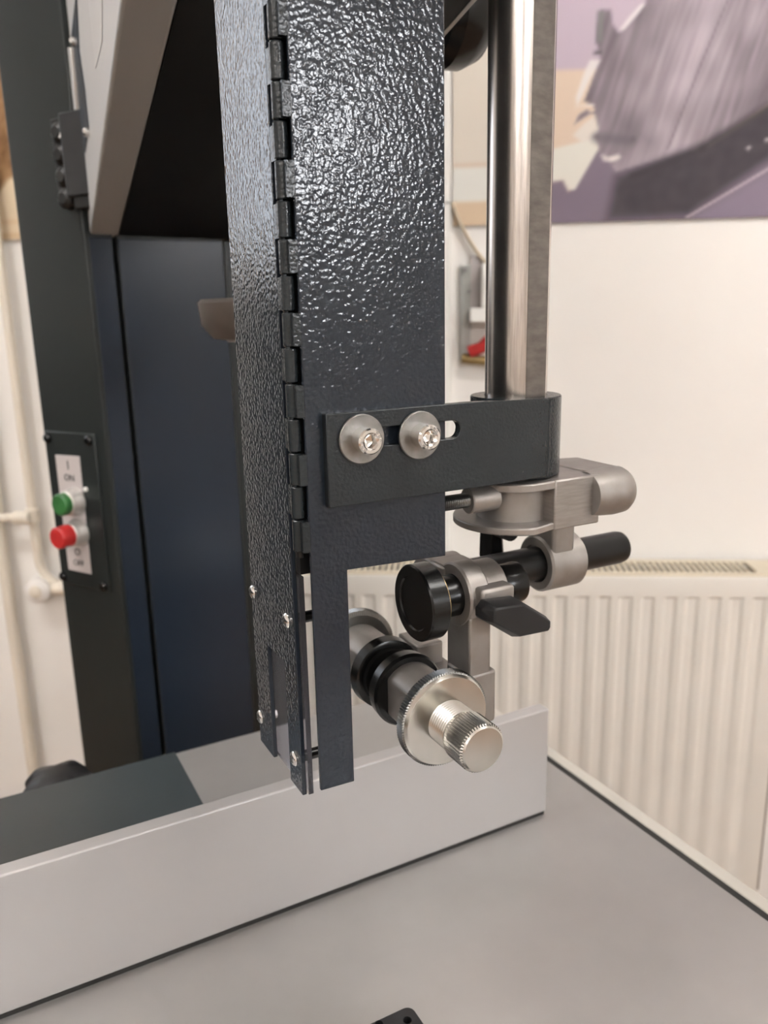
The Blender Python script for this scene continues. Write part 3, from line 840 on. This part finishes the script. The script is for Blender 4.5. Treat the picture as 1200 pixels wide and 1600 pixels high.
# locking lever
lv = [(.2372, 1.1115), (.2407, 1.1152), (.2605, 1.1136), (.2822, 1.0985), (.2815, 1.0935), (.2785, 1.0910), (.2580, 1.0915), (.2374, 1.1060)]
lf = [(.2415, 1.1120), (.2425, 1.1132), (.2606, 1.1119), (.2796, 1.0985), (.2797, 1.0950), (.2785, 1.0930), (.2590, 1.0938), (.2410, 1.1055)]
def lever():
    mb = MB()
    m = len(lv)
    cx = sum(p[0] for p in lv) / m; cz = sum(p[1] for p in lv) / m
    rows = [[(cx + (p[0] - cx) * .93, .3485, cz + (p[1] - cz) * .85) for p in lv], [(p[0], .3465, p[1]) for p in lv],
            [(p[0], .3410, p[1]) for p in lv], [(p[0], .3340, p[1]) for p in lf]]
    for r in rows:
        mb.v += r
    for i in range(3):
        for k in range(m):
            mb.f.append((i * m + k, i * m + (k + 1) % m, i * m + m + (k + 1) % m, i * m + m + k))
    mb.f += [tuple(range(m)), tuple(range(4 * m - 1, 3 * m - 1, -1))]
    return mb
lever().build('lock_lever', M['plastic'], gc, bevel=.0008, seg=2, smooth=30)

# ================================================================== SIDE GUIDES (two, facing each other)
GX, GZ = .2100, 1.0570
def knurl(r, d, n):
    return lambda a: r + d * (abs(((a * n / (2 * math.pi)) % 1) - .5) * 2 - .5)
def side_guide(label, yc, s, full):
    """barrel, black guide ring facing the blade gap, knurled wheel, threaded stem and knob, along y; s=-1 points at the camera"""
    root = thing('side_guide', label, 'guide', (GX, yc + s * .03, GZ))
    ax = (0, s, 0)
    O = V((GX, yc, GZ))
    P = lambda d: O + V((0, s * d, 0))
    MB().lathe(P(.0075), ax, [(0, .0195), (.0008, .0214), (.0080, .0220), (.0100, .0208), (.0102, .017)], 72).build('guide_ring', M['black'], root, smooth=30)
    MB().lathe(P(.0055), ax, [(0, .0165), (.002, .0175), (.0025, .0175)], 56).build('ring_face', M['black_mat'], root)
    def flat(a):          # round barrel with a flat on the outer lower side
        x = math.cos(a)
        return .0178 / max(1, -x / .80) if s < 0 else .0178 / max(1, x / .80)
    MB().lathe(P(.0178), ax, [(0, flat), (.033, flat)], 72).build('barrel', M['cast'], root, smooth=25)
    nk = 112
    wl_ = MB().lathe(P(.0561), ax, [(0, .0258), (.0016, .0249), (.0022, .0245), (.0023, .0132)], 96).build('adjusting_wheel', M['zinc'], root, smooth=22)
    MB().lathe(P(.0494), ax, [(0, .0235), (.0009, knurl(.0265, .0008, nk)), (.0064, knurl(.0265, .0008, nk)), (.0070, .0256)], nk * 6).build('knurled_rim', M['zinc_dark'], wl_, smooth=12)
    prf = []
    L = .0145; nth = 8
    for k in range(nth):
        d = L * k / nth
        prf += [(d, .0110), (d + L / nth * .5, .0123)]
    prf.append((L, .0112))
    MB().lathe(P(.0580), ax, [(-.008, .0112)] + prf, 56).build('threaded_stem', M['zinc'], root, smooth=50)
    nk = 50
    MB().lathe(P(.0715), ax, [(0, .0105), (.0012, .0110), (.0020, .0122), (.0035, knurl(.0127, .0012, nk)), (.0180, knurl(.0127, .0012, nk)), (.0192, .0122), (.0200, .0114), (.0203, .002)], nk * 6).build('knurled_knob', M['zinc'], root, smooth=22)
    return root
side_guide('front side guide with bright knurled wheel and knob pointing at the camera', .3900, -1, True)
side_guide('rear side guide, its wheel half hidden behind the guard leg', .3895, 1, False)
